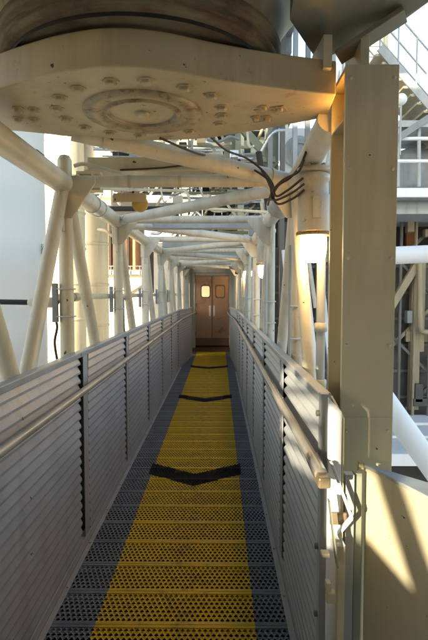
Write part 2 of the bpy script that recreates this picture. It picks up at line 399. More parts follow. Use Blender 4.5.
BC = (RC.x+.0, 2.30, 0)
bar = thing('hinge_barrel', 'wide round hinge barrel with a rusty rim above the tan plate', 'hinge', (BC[0],BC[1],ZP+.135))
z = ZP+.137
MB().lathe([(.565,z-.001),(.565,z+.014)],BC,n=72).build('gap_shade_ring', M['dark'], bar)  # dark ring stands in for the shade in the gap under the barrel
MB().lathe([(.45,z+.014),(.585,z+.014),(.60,z+.03),(.602,z+.06),(.594,z+.066),(.594,z+.074),(.604,z+.08),(.612,z+.12),(.592,z+.135)],BC,n=96).build('rim', M['rimrust'], bar)
MB().lathe([(.592,z+.135),(.604,z+.17),(.64,z+.25),(.72,z+.36),(.86,z+.50),(1.1,z+.66),(1.1,z+.80)],BC,n=96).build('flared_body', M['barrel'], bar)

CY0, CY1 = 2.0, 2.26
cx0, cx1 = P(342.5,300,CY0).x, P(395,300,CY0).x
col = thing('steel_column', 'tall tan box column standing right of the walkway under the hinge plate', 'column', (cx0,CY0,-.3))
ztop = P(360,64.5,CY0).z
MB().box((cx0,CY0,-.3),(cx1,CY0+.02,ztop)).build('front_flange', M['column'], col, bevel=.002)
MB().box((cx0+.085,CY0+.021,-.3),(cx1-.085,CY1-.021,ztop-.021)).build('web_box', M['column'], col)
MB().box((cx0,CY1-.02,-.3),(cx1,CY1,ztop)).build('back_flange', M['column'], col, bevel=.002)
MB().prism([(cx0-.016,CY1-.01,1.22),(cx0-.016,CY0+.0,1.165),(cx0-.016,CY0+.0,-.2),(cx0-.016,CY1-.01,-.2)],(.014,0,0)).build('side_plate', M['white'], col, bevel=.002)
MB().box((cx0+.002,CY0+.021,ztop-.02),(cx1-.002,CY1-.021,ztop-.002)).build('glow_cap', M['column'], col)  # added to stop the corner lamp's glow leaking out above
sm_ = MB()
for z in (1.15,1.9): sm_.box((cx0+.001,CY0-.002,z),(cx1-.001,CY0-.0001,z+.008))
sm_.build('weld_seam', M['column'], col)
for z in (1.10,1.45,1.8,2.15,2.5):
    for x in (cx0+.02,cx1-.02): MB().lathe([(0,-.006),(.007,-.005),(.009,0)],(x,CY0-.0005,z),'Y',n=10).build('rivet', M['column'], col)
for u in (320,356):
    x = P(u,50,2.1).x
    MB().prism([(x,2.03,ztop+.001),(x,2.28,ztop+.001),(x,2.28,ztop+.16),(x,2.03,ztop+.13)],(.035,0,0)).build('stiffener', M['column'], col, bevel=.002)
# ------------------------------------------------------------------ the service tower; unseen parts behind the camera shape sun and shade
tw = thing('service_tower', 'dark overhead steel of the tower above the column, top right', 'tower', (0,-2,0))
MB().box((-4.5,-2.99,3.3),(4.5,1.5,3.45)).build('deck', M['inside'], tw)
bw = MB()  # unseen back wall, sized to keep the sun off the walkway
xs = [-11.8,-3.25,-2.86,-2.66,-2.50,-2.475,-2.39,-1.93,3.5]; holes = {1:(2.15,2.68),2:(2.15,2.58),3:(2.15,2.50),5:(1.70,2.44),6:(1.70,2.21)}  # openings placed to throw sun patches on the right wall and shield
for i in range(8):
    if i in holes:
        bw.box((xs[i],-3.06,-.3),(xs[i+1],-3.0,holes[i][0])); bw.box((xs[i],-3.06,holes[i][1]),(xs[i+1],-3.0,7.6))
    else: bw.box((xs[i],-3.06,-.3),(xs[i+1],-3.0,7.6))
for k in range(3): bw.bar((-3.25,-3.03,2.29+k*.14),(-2.48,-3.03,2.23+k*.13),.06,.03)  # unseen bars added to break the sun into streaks
bw.bar((-2.255,-3.03,2.23),(-2.04,-3.03,1.80),.06,.085,up=(1,0,0))
bw.prism([(-2.44,-3.04,1.69),(-1.92,-3.04,1.69),(-1.92,-3.04,1.72),(-2.44,-3.04,2.005)],(0,-.04,0))  # slanted sill trims the lower edge of the shield's sun patch
MB().box((-3.66,-2.99,-.3),(-3.6,1.1,3.29)).build('side_panel', M['inside'], tw); MB().box((2.6,-2.99,-.3),(2.66,1.2,3.29)).build('side_panel', M['inside'], tw)  # unseen side panels added to darken the near end of the walkway
bw.build('back_wall', M['inside'], tw)
MB().box((-11.8,-3.2,-42),(3.5,-3.0,-.301)).build('tower_body', M['inside'], tw)
MB().box((-4.5,-3.0,-.14),(4.5,-.55,-.02)).build('landing', M['inside'], tw)
a, c = PZ(345,58,2.72), PZ(470,-45,2.72)
gd = MB().prism([PZ(318,62,2.72),PZ(372,36,2.74),PZ(392,29,2.76),PZ(430,1,2.76),PZ(470,-40,2.78),PZ(300,-40,2.78),PZ(290,20,2.74)],(0,0,.10)); gd.build('girder_flange', M['beigeo'], tw)
MB().bar(P(338,58,2.12),P(405,14,2.0),.10,.02).build('brace_plate', M['beigeo'], tw, bevel=.003)
MB().box((-1.62,.9,2.85),(-1.56,3.0,3.5)).build('light_block_panel', M['steel'], tw)  # unseen panel added to keep light off the hinge barrel
MB().box((.3,1.52,2.95),(4.4,1.62,3.3)).build('edge_beam', M['steel'], tw)

# cream shield box right of the column
sh = thing('wind_shield', 'tall cream steel shield box with slanting sun streaks, lower right corner', 'shield', (.53,1.8,0))
A, B, C2 = Vector((.545,1.83,0)), Vector((.89,.93,0)), Vector((1.32,.93,0))
b = MB().prism([A+Vector((0,0,-.3)),B+Vector((0,0,-.3)),C2+Vector((0,0,-.3))],(0,0,1.31)); b.build('shell', M['column'], sh, bevel=.004)
MB().prism([A+Vector((-.006,.012,1.0101)),B+Vector((-.006,0,1.0101)),C2+Vector((.01,0,1.0101))],(0,0,.014)).build('top_lip', M['grey'], sh, bevel=.002)
MB().box((.523,1.832,-.3),(.541,1.86,1.03)).build('edge_strip', M['cream'], sh, bevel=.002)

# gate latch hardware between the wall end and the shield
lp = thing('latch_post', 'narrow grey green gate post with flanges below the tan column', 'post', (.46,1.75,-.3))
MB().box((P(345,520,1.74).x,1.74,-.3),(P(354,520,1.74).x,1.78,1.015)).build('front_plate', M['grey'], lp, bevel=.002)
MB().box((P(354.5,520,1.76).x,1.765,-.3),(P(362,520,1.76).x,1.80,1.012)).build('back_plate', M['olive'], lp, bevel=.002)
lt = thing('gate_latch', 'bent cream latch bar with a small bracket beside the end of the handrail', 'latch', (.38,1.58,.6))
pts = [(331,462),(351.6,517.6),(338,533.6),(343.7,545)]
q = [P(u,v,1.66) for u,v in pts]
bb = MB()
for i in range(3): bb.bar(q[i],q[i+1],.009,.022,up=(0,1,0))
bb.build('bent_bar', M['white'], lt, bevel=.002)  # white paint stands in for sunlight on the bar's edge
MB().box((P(337,560,1.66).x,1.65,-.2),(P(344.5,560,1.66).x,1.68,P(340,545,1.66).z)).build('latch_plate', M['cream'], lt, bevel=.002)
MB().box((P(330,513,1.685).x,1.683,P(330,525,1.685).z),(P(347,513,1.685).x,1.697,P(330,513,1.685).z)).build('bracket', M['railtan'], lt, bevel=.004)
MB().bar(P(329,500,1.60),P(337,566,1.60),.004,.03,up=(0,1,0)).build('slanted_strip', M['olive'], lt)
for u,v,w,h in ((329,588,5,8),(331.5,599,9,10),(326,556,8,4)):
    MB().box(P(u-w/2,v+h/2,1.54),P(u+w/2,v-h/2,1.54)+Vector((0,.03,0))).build('pin_block', M['cream'], lt, bevel=.002)

ep = thing('end_plate', 'sunlit cream closing plate with a slanted top beside the end of the ribbed wall', 'plate', (.40,1.70,0))
MB().prism([P(329,398,1.70),P(342,412,1.70),Vector((P(342,412,1.70).x,1.70,-.2)),Vector((P(329,398,1.70).x,1.70,-.2))],(0,.018,0)).build('sheet', M['white'], ep, bevel=.002)
xe = P(341.2,500,1.719).x; MB().prism([(xe,1.719,-.2),(xe,1.719,1.225),(xe,1.91,1.265),(xe,1.91,-.2)],(.008,0,0)).build('return_edge', M['cream'], ep)  # return carried back to block stray sun on the column
# ------------------------------------------------------------------ lamps
def make_lamp():
    L = thing('bulkhead_lamp', '', 'lamp', (0,0,0), 'lamps along the right truss')
    MB().lathe([(0,.30),(.070,.30),(.080,.29),(.080,.262),(.074,.255),(.074,.19),(.083,.185),(.083,.02),(.083,.0)],(0,0,0),n=32).build('housing', M['lampb'], L)
    f = MB().lathe([(.04,.325),(.088,.325),(.088,.3005),(.04,.3005)],(0,0,0),n=32).build('flange', M['lampb'], L)
    for k in range(6): MB().lathe([(0,.337),(.010,.337),(.010,.3255)],(.075*math.cos(k*1.047),.075*math.sin(k*1.047),0),n=8).build('flange_bolt', M['bolt'], f)
    MB().lathe([(.07,-.001),(.089,-.001),(.091,-.008),(.089,-.020),(.066,-.020)],(0,0,0),n=32).build('rusty_rim', M['rustrim'], L)
    MB().lathe([(.066,-.0205),(.068,-.05),(.067,-.10),(.060,-.135),(.040,-.155),(0,-.16)],(0,0,0),n=32).build('glass', M['glow'], L)
    MB().box((-.022,-.096,.06),(.022,-.08,.17)).build('name_plate', M['lampb'], L, bevel=.003)
    MB().tube((0,0,.3255),(0,0,.40),.03,14).build('stem', M['lampb'], L)
    return L
lamp0 = make_lamp()
labs = ['largest lit lamp with a rusty rim, beside the tan column','lit lamp on a truss post, second nearest of the row','small lit lamp, third along the right truss','tiny lit lamp nearest the brown door']
for i,(u,v,y) in enumerate(((313.5,232,2.62),(264.5,263.5,5.4),(248.3,270,9.7),(241.3,274,12.6))):
    o = lamp0 if i == 0 else copy_tree(lamp0); p = P(u,v,y); o.location = p; o['label'] = labs[i]
    arm_b = MB().bar((p.x,p.y,p.z+.36),(CR+.01,p.y,ZT-.02),.03,.03); arm_b.build('hanger', M['lampb'], o) if i else None
    # hanger meshes are authored in world space
for o in [x for x in COL.objects if x.name.startswith('hanger')]:
    o.data.transform(Matrix.Translation(-o.parent.location))

mini = thing('corner_lamp', 'small lit lamp tucked inside the head of the tan column, lighting the plate', 'lamp', (.556,2.12,2.38))
MB().lathe([(.022,0),(.024,-.03),(.016,-.045),(0,-.05)],(.552,2.12,2.43),n=20).build('glass', M['glow2'], mini)
MB().lathe([(0,.02),(.026,.02),(.026,.0005),(.0,.0005)],(.552,2.12,2.43),n=20).box((.553,2.115,2.434),(.579,2.125,2.446)).build('holder', M['lampb'], mini)
MB().box((.50,2.03,2.355),(.578,2.235,2.361)).build('glow_shelf', M['column'], mini); MB().box((.528,2.15,2.362),(.5795,2.154,2.457)).build('hood', M['dark'], mini)  # shelf and hood added to keep the lamp's glow off the column recess
# cables
cab = [ [(208,134,2.60),(226,150,2.75),(246,158,2.86),(262,170,2.85),(272,183,2.75),(276,196,2.7),(288,190,2.62),(303,178,2.55)],
        [(160,138,2.58),(196,153,2.75),(230,160,3.0),(258,168,2.95),(270,186,2.8),(273,200,2.7),(290,194,2.6),(304,184,2.52)],
        [(120,170,3.1),(160,168,3.1),(200,164,3.1),(240,165,3.0),(268,180,2.8),(276,203,2.7),(292,199,2.62),(304,190,2.55)],
        [(304,160,2.5),(298,172,2.55),(283,180,2.65),(272,192,2.75),(268,205,2.85)],
        [(306,152,2.5),(300,166,2.6),(290,178,2.7),(278,186,2.75),(271,200,2.9)]]
clab = ['brown cable bent sharply above the nearest lamp, running up to the overhead plate','brown cable looping under the roof strut to the nearest lamp','long brown cable strung across the roof braces to the lamp','short dark cable dropping from the upper chord beside the lamp','thin dark cable running inside the bundle by the lamp flange']
for pts, l in zip(cab, clab):
    w = [P(*p) for p in pts]; o = MB().path(spline(w), .0062, 8).build('cable', M['cable'], origin=w[0]); tag(o, l, 'cable', 'cables by the nearest lamp')

# ------------------------------------------------------------------ conduits and post brackets
cd = thing('conduit', 'pale horizontal conduit clamped behind the left truss posts', 'conduit', (-1.05,3.3,1.63))
MB().tube((-1.06,3.25,1.63),(-1.06,13.4,1.63),.026,14).build('pipe', M['tubew'], cd)
for y in (3.6,5.2,6.9): MB().tube((-1.06,y,1.63),(-1.06,y+.1,1.63),.033,14).build('coupling', M['cream'], cd)
um = thing('umbilical_hose', 'black hose in a cream sleeve reaching left from the first truss post', 'hose', (-1.1,3.15,1.6))
MB().lathe([(.0,0),(.022,0),(.034,-.02),(.034,-.12),(.026,-.17),(.018,-.18)],(-1.05,3.2,1.60),'X',n=20).build('sleeve', M['tubew'], um)
MB().tube((-1.23,3.2,1.60),(-2.6,3.2,1.62),.017,12).build('hose', M['rubber'], um)
hz = MB().path(spline([(-1.0,3.14,1.62),(-1.03,3.1,1.55),(-1.02,3.12,1.45),(-1.03,3.1,1.35),(-1.02,3.12,1.22)]),.008,8).build('drop_hose', M['cable'], origin=(-1.0,3.1,1.6)); tag(hz,'short dark hose hanging beside the first left truss post','hose')
for i,(x,y) in enumerate(((-1.0,5.2),(-1.0,6.95))):
    o = MB().path(spline([(x,y,1.60),(x+.02,y-.12,1.55),(x+.03,y-.16,1.42),(x+.02,y-.1,1.30),(x+.02,y,1.15)]),.014,8).build('flexible_conduit', M['greyd'], origin=(x,y,1.6))
    tag(o, ['grey flexible conduit curving down behind the second left post','grey flexible conduit curving down behind the third left post'][i], 'conduit', 'flexible conduits on the left truss')
def make_bracket():
    t = thing('strut_bracket', '', 'bracket', (0,0,0), 'channel brackets clamped to the left posts')
    MB().box((-.075,-.055,-.12),(-.045,-.02,.12)).build('channel', M['greyd'], t, bevel=.002)
    for z in (-.085,.085): MB().path([(-.06,-.05,z),(.0,-.053,z),(.045,-.03,z),(.053,.0,z),(.045,.03,z)],.005,6).build('clamp', M['band'], t)
    return t
bk0 = make_bracket()
for i,y in enumerate(NY[1:6]):
    o = bk0 if i == 0 else copy_tree(bk0); o.location = (CL,y,1.60); o['label'] = ['grey channel bracket on the first left truss post','grey channel bracket on the second left truss post','grey channel bracket on the third left truss post','grey channel bracket on the fourth left truss post','grey channel bracket on the fifth left truss post'][i]
vc = thing('conduit', 'vertical grey green conduit with couplings between the column and the lamp', 'conduit', (.57,2.8,.0))
px = P(320.5,340,2.80).x
MB().tube((px,2.80,-.1),(px,2.80,2.2),.025,14).build('pipe', M['grey'], vc)
for z in (1.12,1.44): MB().lathe([(.026,z),(.036,z+.004),(.036,z+.05),(.026,z+.054)],(px,2.80,0),n=16).build('coupling', M['lampb'], vc)
MB().path(spline([(px,2.80,2.2),(px-.01,2.80,2.28),(px-.05,2.80,2.33),(CR+.05,2.80,2.34)]),.025,12).build('elbow', M['grey'], vc)
for i,y in enumerate(NY[1:6]):
    o = thing('clamped_conduit', ['thin conduit strapped to the first right truss post','thin conduit strapped to the second right truss post','thin conduit strapped to the third right truss post','thin conduit strapped to the fourth right truss post','thin conduit strapped to the fifth right truss post'][i], 'conduit', (CR-.02,y-.07,1.2), 'conduits strapped to the right posts')
    MB().tube((CR-.03,y-.052,1.15),(CR-.03,y-.052,1.95-.0*i),.010,10).build('pipe', M['grey'], o)
    for z in (1.38,1.58): MB().path([(CR-.03,y-.064,z),(CR-.02,y-.064,z),(CR+.05,y-.045,z),(CR+.07,y,z),(CR+.05,y+.045,z),(CR-.0,y+.045,z),(CR-.03,y,z)],.006,6).build('strap', M['band'], o)
# ochre pulley under the first roof strut
pu = thing('ochre_pulley', 'round ochre pulley disc on a tan plate below the first roof strut', 'pulley', tuple(P(140,203,3.2)))
p = P(140,204,3.2)
MB().lathe([(0,-.012),(.045,-.012),(.052,-.006),(.052,.006),(.045,.012),(0,.012)],p,'Y',n=28).build('disc', M['yellowp'], pu)
MB().box(P(113,202,3.18),P(146,193,3.18)+Vector((0,.012,0))).build('mount_plate', M['cream'], pu, bevel=.003)
jb = thing('junction_box', 'small grey box frame with a hose, beside the first left truss node', 'box', tuple(P(88,182,3.3)))
for a, c in (((76,171),(100,174)),((76,186),(100,190)),((76,174),(79,186)),((91,174),(94,186))):
    MB().box(P(a[0],c[1],3.3),P(c[0],a[1],3.3)+Vector((0,.1,0))).build('frame_bar', M['cream'], jb, bevel=.002)
MB().path(spline([P(74,166,3.2),P(84,164,3.2),P(100,168,3.2),P(120,173,3.25),P(150,179,3.35),P(200,176,3.4),P(232,175,3.4)]),.012,10).build('hose', M['tubew'], jb)

# ------------------------------------------------------------------ door and vestibule at the end
DY = 14.2
dl, dr = P(195.5,300,DY).x, P(229,300,DY).x; dz = P(210,276,DY).z; dm = P(212,300,DY).x
dr_ = thing('double_door', 'brown metal double swing door with two small round-cornered windows', 'door', ((dl+dr)/2,DY,0))
MB().box((dl-.10,DY-.03,0),(dl-.005,DY+.12,dz+.09)).box((dr+.005,DY-.03,0),(dr+.10,DY+.12,dz+.09)).box((dl-.004,DY-.029,dz+.004),(dr+.004,DY+.12,dz+.09)).build('frame', M['doorf'], dr_, bevel=.008)
for i,(a,c) in enumerate(((dl,dm-.004),(dm+.004,dr))):
    lf = MB().box((a,DY,.16),(c,DY+.04,dz)).build('leaf', M['door'], dr_, bevel=.004)
    cxw = P((205.6,220.2)[i],292,DY).x; cz = P(205,291.5,DY).z; hw, hh, rr = .115,.155,.055
    ring = lambda k, y: [(cxw+sx*(hw*k-rr)+rr*math.cos(t), y, cz+sz*(hh*k-rr)+rr*math.sin(t)) for sx,sz,t0 in ((1,1,0),(-1,1,90),(-1,-1,180),(1,-1,270)) for t in [math.radians(t0+d) for d in (0,30,60,90)]]
    fo, fi = ring(1.22,DY-.012), ring(1.0,DY-.012); n = len(fo)
    mb = MB().add(fo+fi,[(k,(k+1)%n,(k+1)%n+n,k+n) for k in range(n)]); fo2 = ring(1.22,DY-.0005)
    mb.add(fo+fo2,[(k,k+n,(k+1)%n+n,(k+1)%n) for k in range(n)]); mb.build('window_frame', M['kick'], lf)
    MB().prism(ring(.99,DY-.006),(0,.005,0)).build('window_glass', M['winglow' if i == 0 else 'windim'], lf)
    MB().box((a+.002,DY-.010,.17),(c-.002,DY-.001,.38)).build('kick_plate', M['kick'], lf)
for sx in (-1,1):
    MB().box((dm+sx*.06-.025,DY-.006,1.0),(dm+sx*.06+.025,DY-.0005,1.30)).build('push_plate', M['strip'], dr_, bevel=.002)
    for z in (.45,1.25,1.95): MB().tube(((dl if sx < 0 else dr)+sx*.002,DY-.012,z),((dl if sx < 0 else dr)+sx*.002,DY-.012,z+.12),.012,8).build('hinge', M['kick'], dr_)
MB().box((dm-.014,DY-.014,.16),(dm+.014,DY-.0005,dz-.01)).build('meeting_strip', M['kick'], dr_)
MB().prism([(dl-.09,DY-.25,.012),(dl-.09,DY+.1,.012),(dl-.09,DY+.1,.15)],(dr-dl+.18,0,0)).build('threshold', M['kick'], dr_)
ve = thing('vestibule', 'grey green portal frame and side panels round the brown door', 'vestibule', (0,13.6,0))
for x in (dl-.20,dr+.20):
    MB().box((x-.06,13.3,-.1),(x+.06,13.42,2.42)).build('post', M['grey'], ve, bevel=.006)
    MB().box((x-.05,14.05,-.1),(x+.05,14.14,2.6)).build('post', M['grey'], ve, bevel=.006)
    MB().box((x-.012,13.43,0),(x+.012,14.04,1.15)).build('side_panel', M['panel'], ve)
    MB().box((x-.012,13.43,1.95),(x+.012,14.04,2.35)).build('side_panel', M['grey'], ve)
MB().box((dl-.3,14.15,-.2),(dl-.101,14.3,2.8)).box((dr+.101,14.15,-.2),(dr+.3,14.3,2.8)).box((dl-.1,14.15,dz+.091),(dr+.1,14.3,2.8)).build('front_wall', M['grey'], ve)
MB().box((dl-.26,13.28,2.421),(dr+.26,13.44,2.56)).build('header', M['grey'], ve, bevel=.006)
MB().box((dl-.3,13.3,2.62),(dr+.3,14.3,2.66)).build('roof', M['doorf'], ve)
MB().box((dl-1.2,14.31,-.3),(dr+1.2,17.5,3.1)).build('white_room', M['grey'], ve)
fd = MB().path(spline([(-1.0,12.9,2.30),(-.7,12.95,2.38),(-.35,12.9,2.44),(0,12.95,2.42),(.3,12.9,2.36),(.55,12.9,2.28)],10),.075,16).build('foil_duct', M['foil'],origin=(-.2,12.9,2.4)); tag(fd,'crinkled silver foil duct slung above the brown door','duct')
fl2 = thing('flood_lamp', 'small dark floodlight hanging by the truss near the right of the door', 'floodlight', tuple(P(239,272,12.2)))
p = P(239.5,269,12.2); MB().lathe([(0,.12),(.06,.11),(.10,.02),(.11,-.12),(.09,-.13),(0,-.13)],p,n=18).build('hood', M['rubber'], fl2); MB().tube(p+Vector((0,0,.1)),p+Vector((0,0,.32)),.02,8).build('stem', M['greyd'], fl2)

# ------------------------------------------------------------------ background, left
TC, TR = Vector((-4.3,6.7,0)), 1.87
tk = thing('rocket_booster', 'huge smooth white booster cylinder beyond the left truss', 'rocket', (TC.x,TC.y,-30))
MB().lathe([(TR,-30),(TR,7.5),(TR*.93,8.4),(TR*.7,9.6),(0,11)],TC,n=128).build('casing', M['booster'], tk)
MB().lathe([(TR+.012,3.9),(TR+.012,3.93)],TC,n=128).build('seam_band', M['grey'], tk)
def on_tank(u, v):
    d = ray(u, v); o = Vector((0,0,H)); dx, dy = d.x, d.y; ox, oy = -TC.x, -TC.y
    a = dx*dx+dy*dy; bq = 2*(ox*dx+oy*dy); cq = ox*ox+oy*oy-TR*TR; disc = bq*bq-4*a*cq
    t = (-bq-math.sqrt(max(disc,0)))/(2*a); return o+d*t
p = on_tank(41.0,249.5); nrm = Vector((p.x-TC.x,p.y-TC.y,0)).normalized()
fc = bpy.data.curves.new('lettering','FONT'); fc.body = 'LOADED'; fc.size = .17; fc.align_x = 'CENTER'; fc.align_y = 'CENTER'; fc.extrude = .002
_t = bpy.data.objects.new('t', fc); COL.objects.link(_t); _dg = bpy.context.evaluated_depsgraph_get(); _me = bpy.data.meshes.new_from_object(_t.evaluated_get(_dg)); bpy.data.objects.remove(_t)
_me.materials.clear(); _me.materials.append(M['rubber']); fo = bpy.data.objects.new('lettering', _me); COL.objects.link(fo); fo.parent = tk
tang = Vector((0,0,1)).cross(nrm).normalized()
R = Matrix((Vector((0,0,-1)), -tang*-1, nrm)).transposed()
R = Matrix.Identity(3); R.col[0] = Vector((0,0,-1)); R.col[2] = nrm; R.col[1] = nrm.cross(Vector((0,0,-1)))
fo.matrix_local = Matrix.Translation(p+nrm*.02-Vector((TC.x,TC.y,-30))) @ R.to_4x4()
fo.scale = (.22*1.0/ .30 * .30, .8, 1)
sb = thing('attach_strut', 'black angular strut on the edge of the white booster', 'strut', tuple(P(30,148,6.7)))
MB().prism([P(16,141,6.7),P(24,143,6.7),P(38,150,6.7),P(38,156,6.7),P(24,149,6.7)],(0,.25,0)).build('strut_body', M['dark'], sb)

def banded_tower(name, label, u0, u1, y, z0, z1, mat, bands, taper=0):
    x0, x1 = P(u0,300,y).x, P(u1,300,y).x; cx, r = (x0+x1)/2, (x1-x0)/2
    t = thing(name, label, 'tower leg', (cx,y,z0)); prof = []
    MB().lathe([(r*(1+taper),z0),(r,z1)],(cx,y+r,0),n=48).build('shaft', mat, t)
    zz = z0+.5
    while zz < z1:
        MB().lathe([(r*(1+taper*.5)+.004,zz),(r*(1+taper*.5)+.03,zz+.02),(r*(1+taper*.5)+.03,zz+.08),(r*(1+taper*.5)+.004,zz+.1)],(cx,y+r,0),n=48).build('band', mat, t); zz += bands
    return t
banded_tower('tower_leg','broad cream tower leg with horizontal bands beside the white booster',39,80,15,-14,9,M['creamt'],1.1)
banded_tower('tower_leg','slimmer cream tower leg behind the second left truss post',84,106,17,-14,10,M['creamt'],1.4,.03)
cp = thing('cream_panel', 'tall cream panel with an orange edge strip behind the first roof strut', 'panel', tuple(P(95,170,16)))
MB().box(P(78.5,205,15.9),P(110,126,15.9)+Vector((0,.3,0))).build('sheet', M['creamt'], cp); MB().box(P(77,163,15.7),P(79,126,15.7)+Vector((0,.1,0))).build('edge_strip', M['yellowp'], cp)

wb = thing('platform_block', 'big white block of a lower platform behind the left posts', 'platform', tuple(P(140,320,22)))
b0, b1 = P(95,276,21), P(186,276,21)
MB().box((b0.x-3,21,-8),(b1.x+.4,27,b1.z)).build('body', M['whitew'], wb)
MB().box((b0.x-3.1,20.9,b1.z),(b1.x+.5,27.1,b1.z+.08)).build('ledge', M['whitew'], wb)
MB().bar(P(115,300,20.8),P(150,278,20.8),.12,.12).build('brace', M['tubew'], wb)
MB().box((b0.x-3,20.6,-8),(b1.x+.4,20.99,P(140,301,21).z)).build('lower_body', M['tubew'], wb)
def railing(name, label, p, q, h, n, mat, rr=.025, panel=None):
    p, q = Vector(p), Vector(q); t = thing(name, label, 'railing', tuple(p))
    for k in range(n+1):
        c = p.lerp(q,k/n); MB().tube(c,c+Vector((0,0,h)),rr,8).build('upright', mat, t)
    for z in (h,h*.55): MB().tube(p+Vector((0,0,z)),q+Vector((0,0,z)),rr,8).build('rail', mat, t)
    if panel: MB().bar(p+Vector((0,.03,h*.3)),q+Vector((0,.03,h*.3)),.02,h*.5).build('toe_board', panel, t)
    return t
railing('guard_railing','grey guard railing in front of the orange brown foam at left',P(92,275,20.5),P(188,275,20.5),.36,10,M['greyd'],.02,M['greyd'])
fb = thing('fuel_tank', 'rounded orange brown foam surface above the grey railing at left', 'tank', tuple(P(122,270,24)))
x0, x1 = P(96,250,24).x, P(141,250,24).x
MB().lathe([((x1-x0)/2,-6),((x1-x0)/2,5.2)],((x0+x1)/2,24+(x1-x0)/2,0),n=48).build('foam_shell', M['brown'], fb)
for u in (109,121,127,133): MB().box(P(u,270,23.9),P(u+1.6,222,23.9)+Vector((0,.2,0))).build('feed_line', M['dark' if u in (127,109) else 'yellowp'], fb)
db = thing('dark_duct', 'tall dark brown duct standing between the left posts', 'duct', tuple(P(149,270,19)))
MB().box(P(144,293,18.5),P(154,246,18.5)+Vector((0,.5,0))).build('duct_body', M['dark'], db, bevel=.02); MB().box(P(156,288,18.6),P(160,262,18.6)+Vector((0,.3,0))).build('flange', M['rubber'], db)

# ------------------------------------------------------------------ rotating service structure behind the walkway roof
rs = thing('rotating_service_structure', 'grey clutter of decks, girders and pipes beyond the walkway roof', 'structure', (0,18,0))
def rpart(name, mb, mat, bevel=0): return mb.build(name, M[mat], rs, bevel=bevel)
rnd = random.Random(11)
for k,(v,y) in enumerate(((246,18.5),(222,18.0),(200,17.5),(173,17.0),(146,16.5),(112,16))):
    z = P(200,v,y).z
    xl = -4.2 if v < 210 else -2.0
    rpart('deck', MB().box((xl,y,z),(2.4,y+5,z+.09)), 'greyd'); rpart('girder', MB().box((xl,y-.06,z-.10),(2.4,y-.001,z+.16)), ('greyd','olive','grey')[k%3])
    for j in range(0 if v < 210 else 3,10): rpart('upright', MB().tube((-4.1+j*.7,y+.05,z+.17),(-4.1+j*.7,y+.05,z+1.0),.018,6), 'grey')
    for zz in (.5,.98): rpart('rail', MB().tube((xl,y+.05,z+zz),(2.4,y+.05,z+zz),.018,6), 'grey')
    for j in range(7):
        x = xl+.2+rnd.random()*(1.8-xl); w = .25+rnd.random()*.7; hh = .35+rnd.random()*.55
        rpart('cabinet', MB().box((x,y+1.0+rnd.random(),z+.091),(x+w,y+2.6,z+hh)), rnd.choice(('grey','greyd','block','whitew','dark','block')), .01)
    for j in range(5):
        x = xl+.2+rnd.random()*(1.8-xl); yy = y+.3+rnd.random()*.6
        rpart('pipe', MB().path(spline([(x,yy,z+.09),(x+.05,yy,z+.5),(x+.3*rnd.random(),yy,z+.9),(x+.9*rnd.uniform(-1,1),yy,z+1.25)]),.03+.03*rnd.random(),8), rnd.choice(('white','grey','tube','rubber')))
    for j in range(3):
        x = xl+.1+rnd.random()*(1.0-xl); rpart('lattice_brace', MB().bar((x,y-.02,z+.17),(x+1.0,y-.02,z+1.2),.07,.07), rnd.choice(('olive','grey','whitew')))
    for j in range(6):
        x = xl+.2+rnd.random()*(1.8-xl); rpart('hanger', MB().box((x,y+.2,z-.6),(x+.05,y+.25,z)), rnd.choice(('grey','dark','greyd')))
for k in range(70):
    y = rnd.uniform(11.5,16); z = H + y*rnd.uniform(.10,.36); x = rnd.uniform(-.27,.12)*y; m_ = rnd.choice(('grey','greyd','tube','white','cream','rubber','olive','foil'))
    t_ = rnd.random()
    if t_ < .45:
        dx, dz = rnd.uniform(-.9,.9), rnd.uniform(-.5,.5)
        rpart('service_pipe', MB().path(spline([(x,y,z),(x+dx*.4,y+.1,z+dz*.1),(x+dx*.7,y+.1,z+dz),(x+dx,y+.3,z+dz*1.3)],6),rnd.uniform(.015,.05),8), m_)
    elif t_ < .65: rpart('service_pipe', MB().tube((x-.8,y,z),(x+.9,y,z+rnd.uniform(-.1,.1)),rnd.uniform(.02,.06),10), m_)
    elif t_ < .85: rpart('junction_cabinet', MB().box((x,y,z),(x+rnd.uniform(.1,.35),y+.2,z+rnd.uniform(.1,.3))), m_, .008)
    else: rpart('angle_brace', MB().bar((x,y,z),(x+rnd.uniform(-.6,.6),y,z+.6),.05,.05), m_)
for k in range(46):
    y = rnd.uniform(6.2,11); z = H + y*rnd.uniform(.13,.36); x = rnd.uniform(-.20,.11)*y; m_ = rnd.choice(('grey','greyd','tube','tubew','cream','rubber','olive','foil','rustrim'))
    if z < 2.75: z += .6
    t_ = rnd.random()
    if t_ < .5:
        dx, dz = rnd.uniform(-.8,.8), rnd.uniform(.0,.6)
        rpart('service_pipe', MB().path(spline([(x,y,z),(x+dx*.4,y+.1,z+dz*.1),(x+dx*.7,y+.1,z+dz),(x+dx,y+.3,z+dz*1.3)],6),rnd.uniform(.01,.03),8), m_)
    elif t_ < .75: rpart('service_pipe', MB().tube((x-.6,y,z),(x+.7,y+.2,z+rnd.uniform(-.05,.1)),rnd.uniform(.012,.035),10), m_)
    elif t_ < .9: rpart('junction_cabinet', MB().box((x,y,z),(x+rnd.uniform(.08,.22),y+.15,z+rnd.uniform(.08,.2))), m_, .008)
    else: rpart('angle_brace', MB().bar((x,y,z),(x+rnd.uniform(-.4,.4),y,z+.5),.04,.04), m_)
for x in (-1.2,.6,2.0): rpart('column', MB().box((x,16.2,-4),(x+.2,16.4,10)), 'olive')
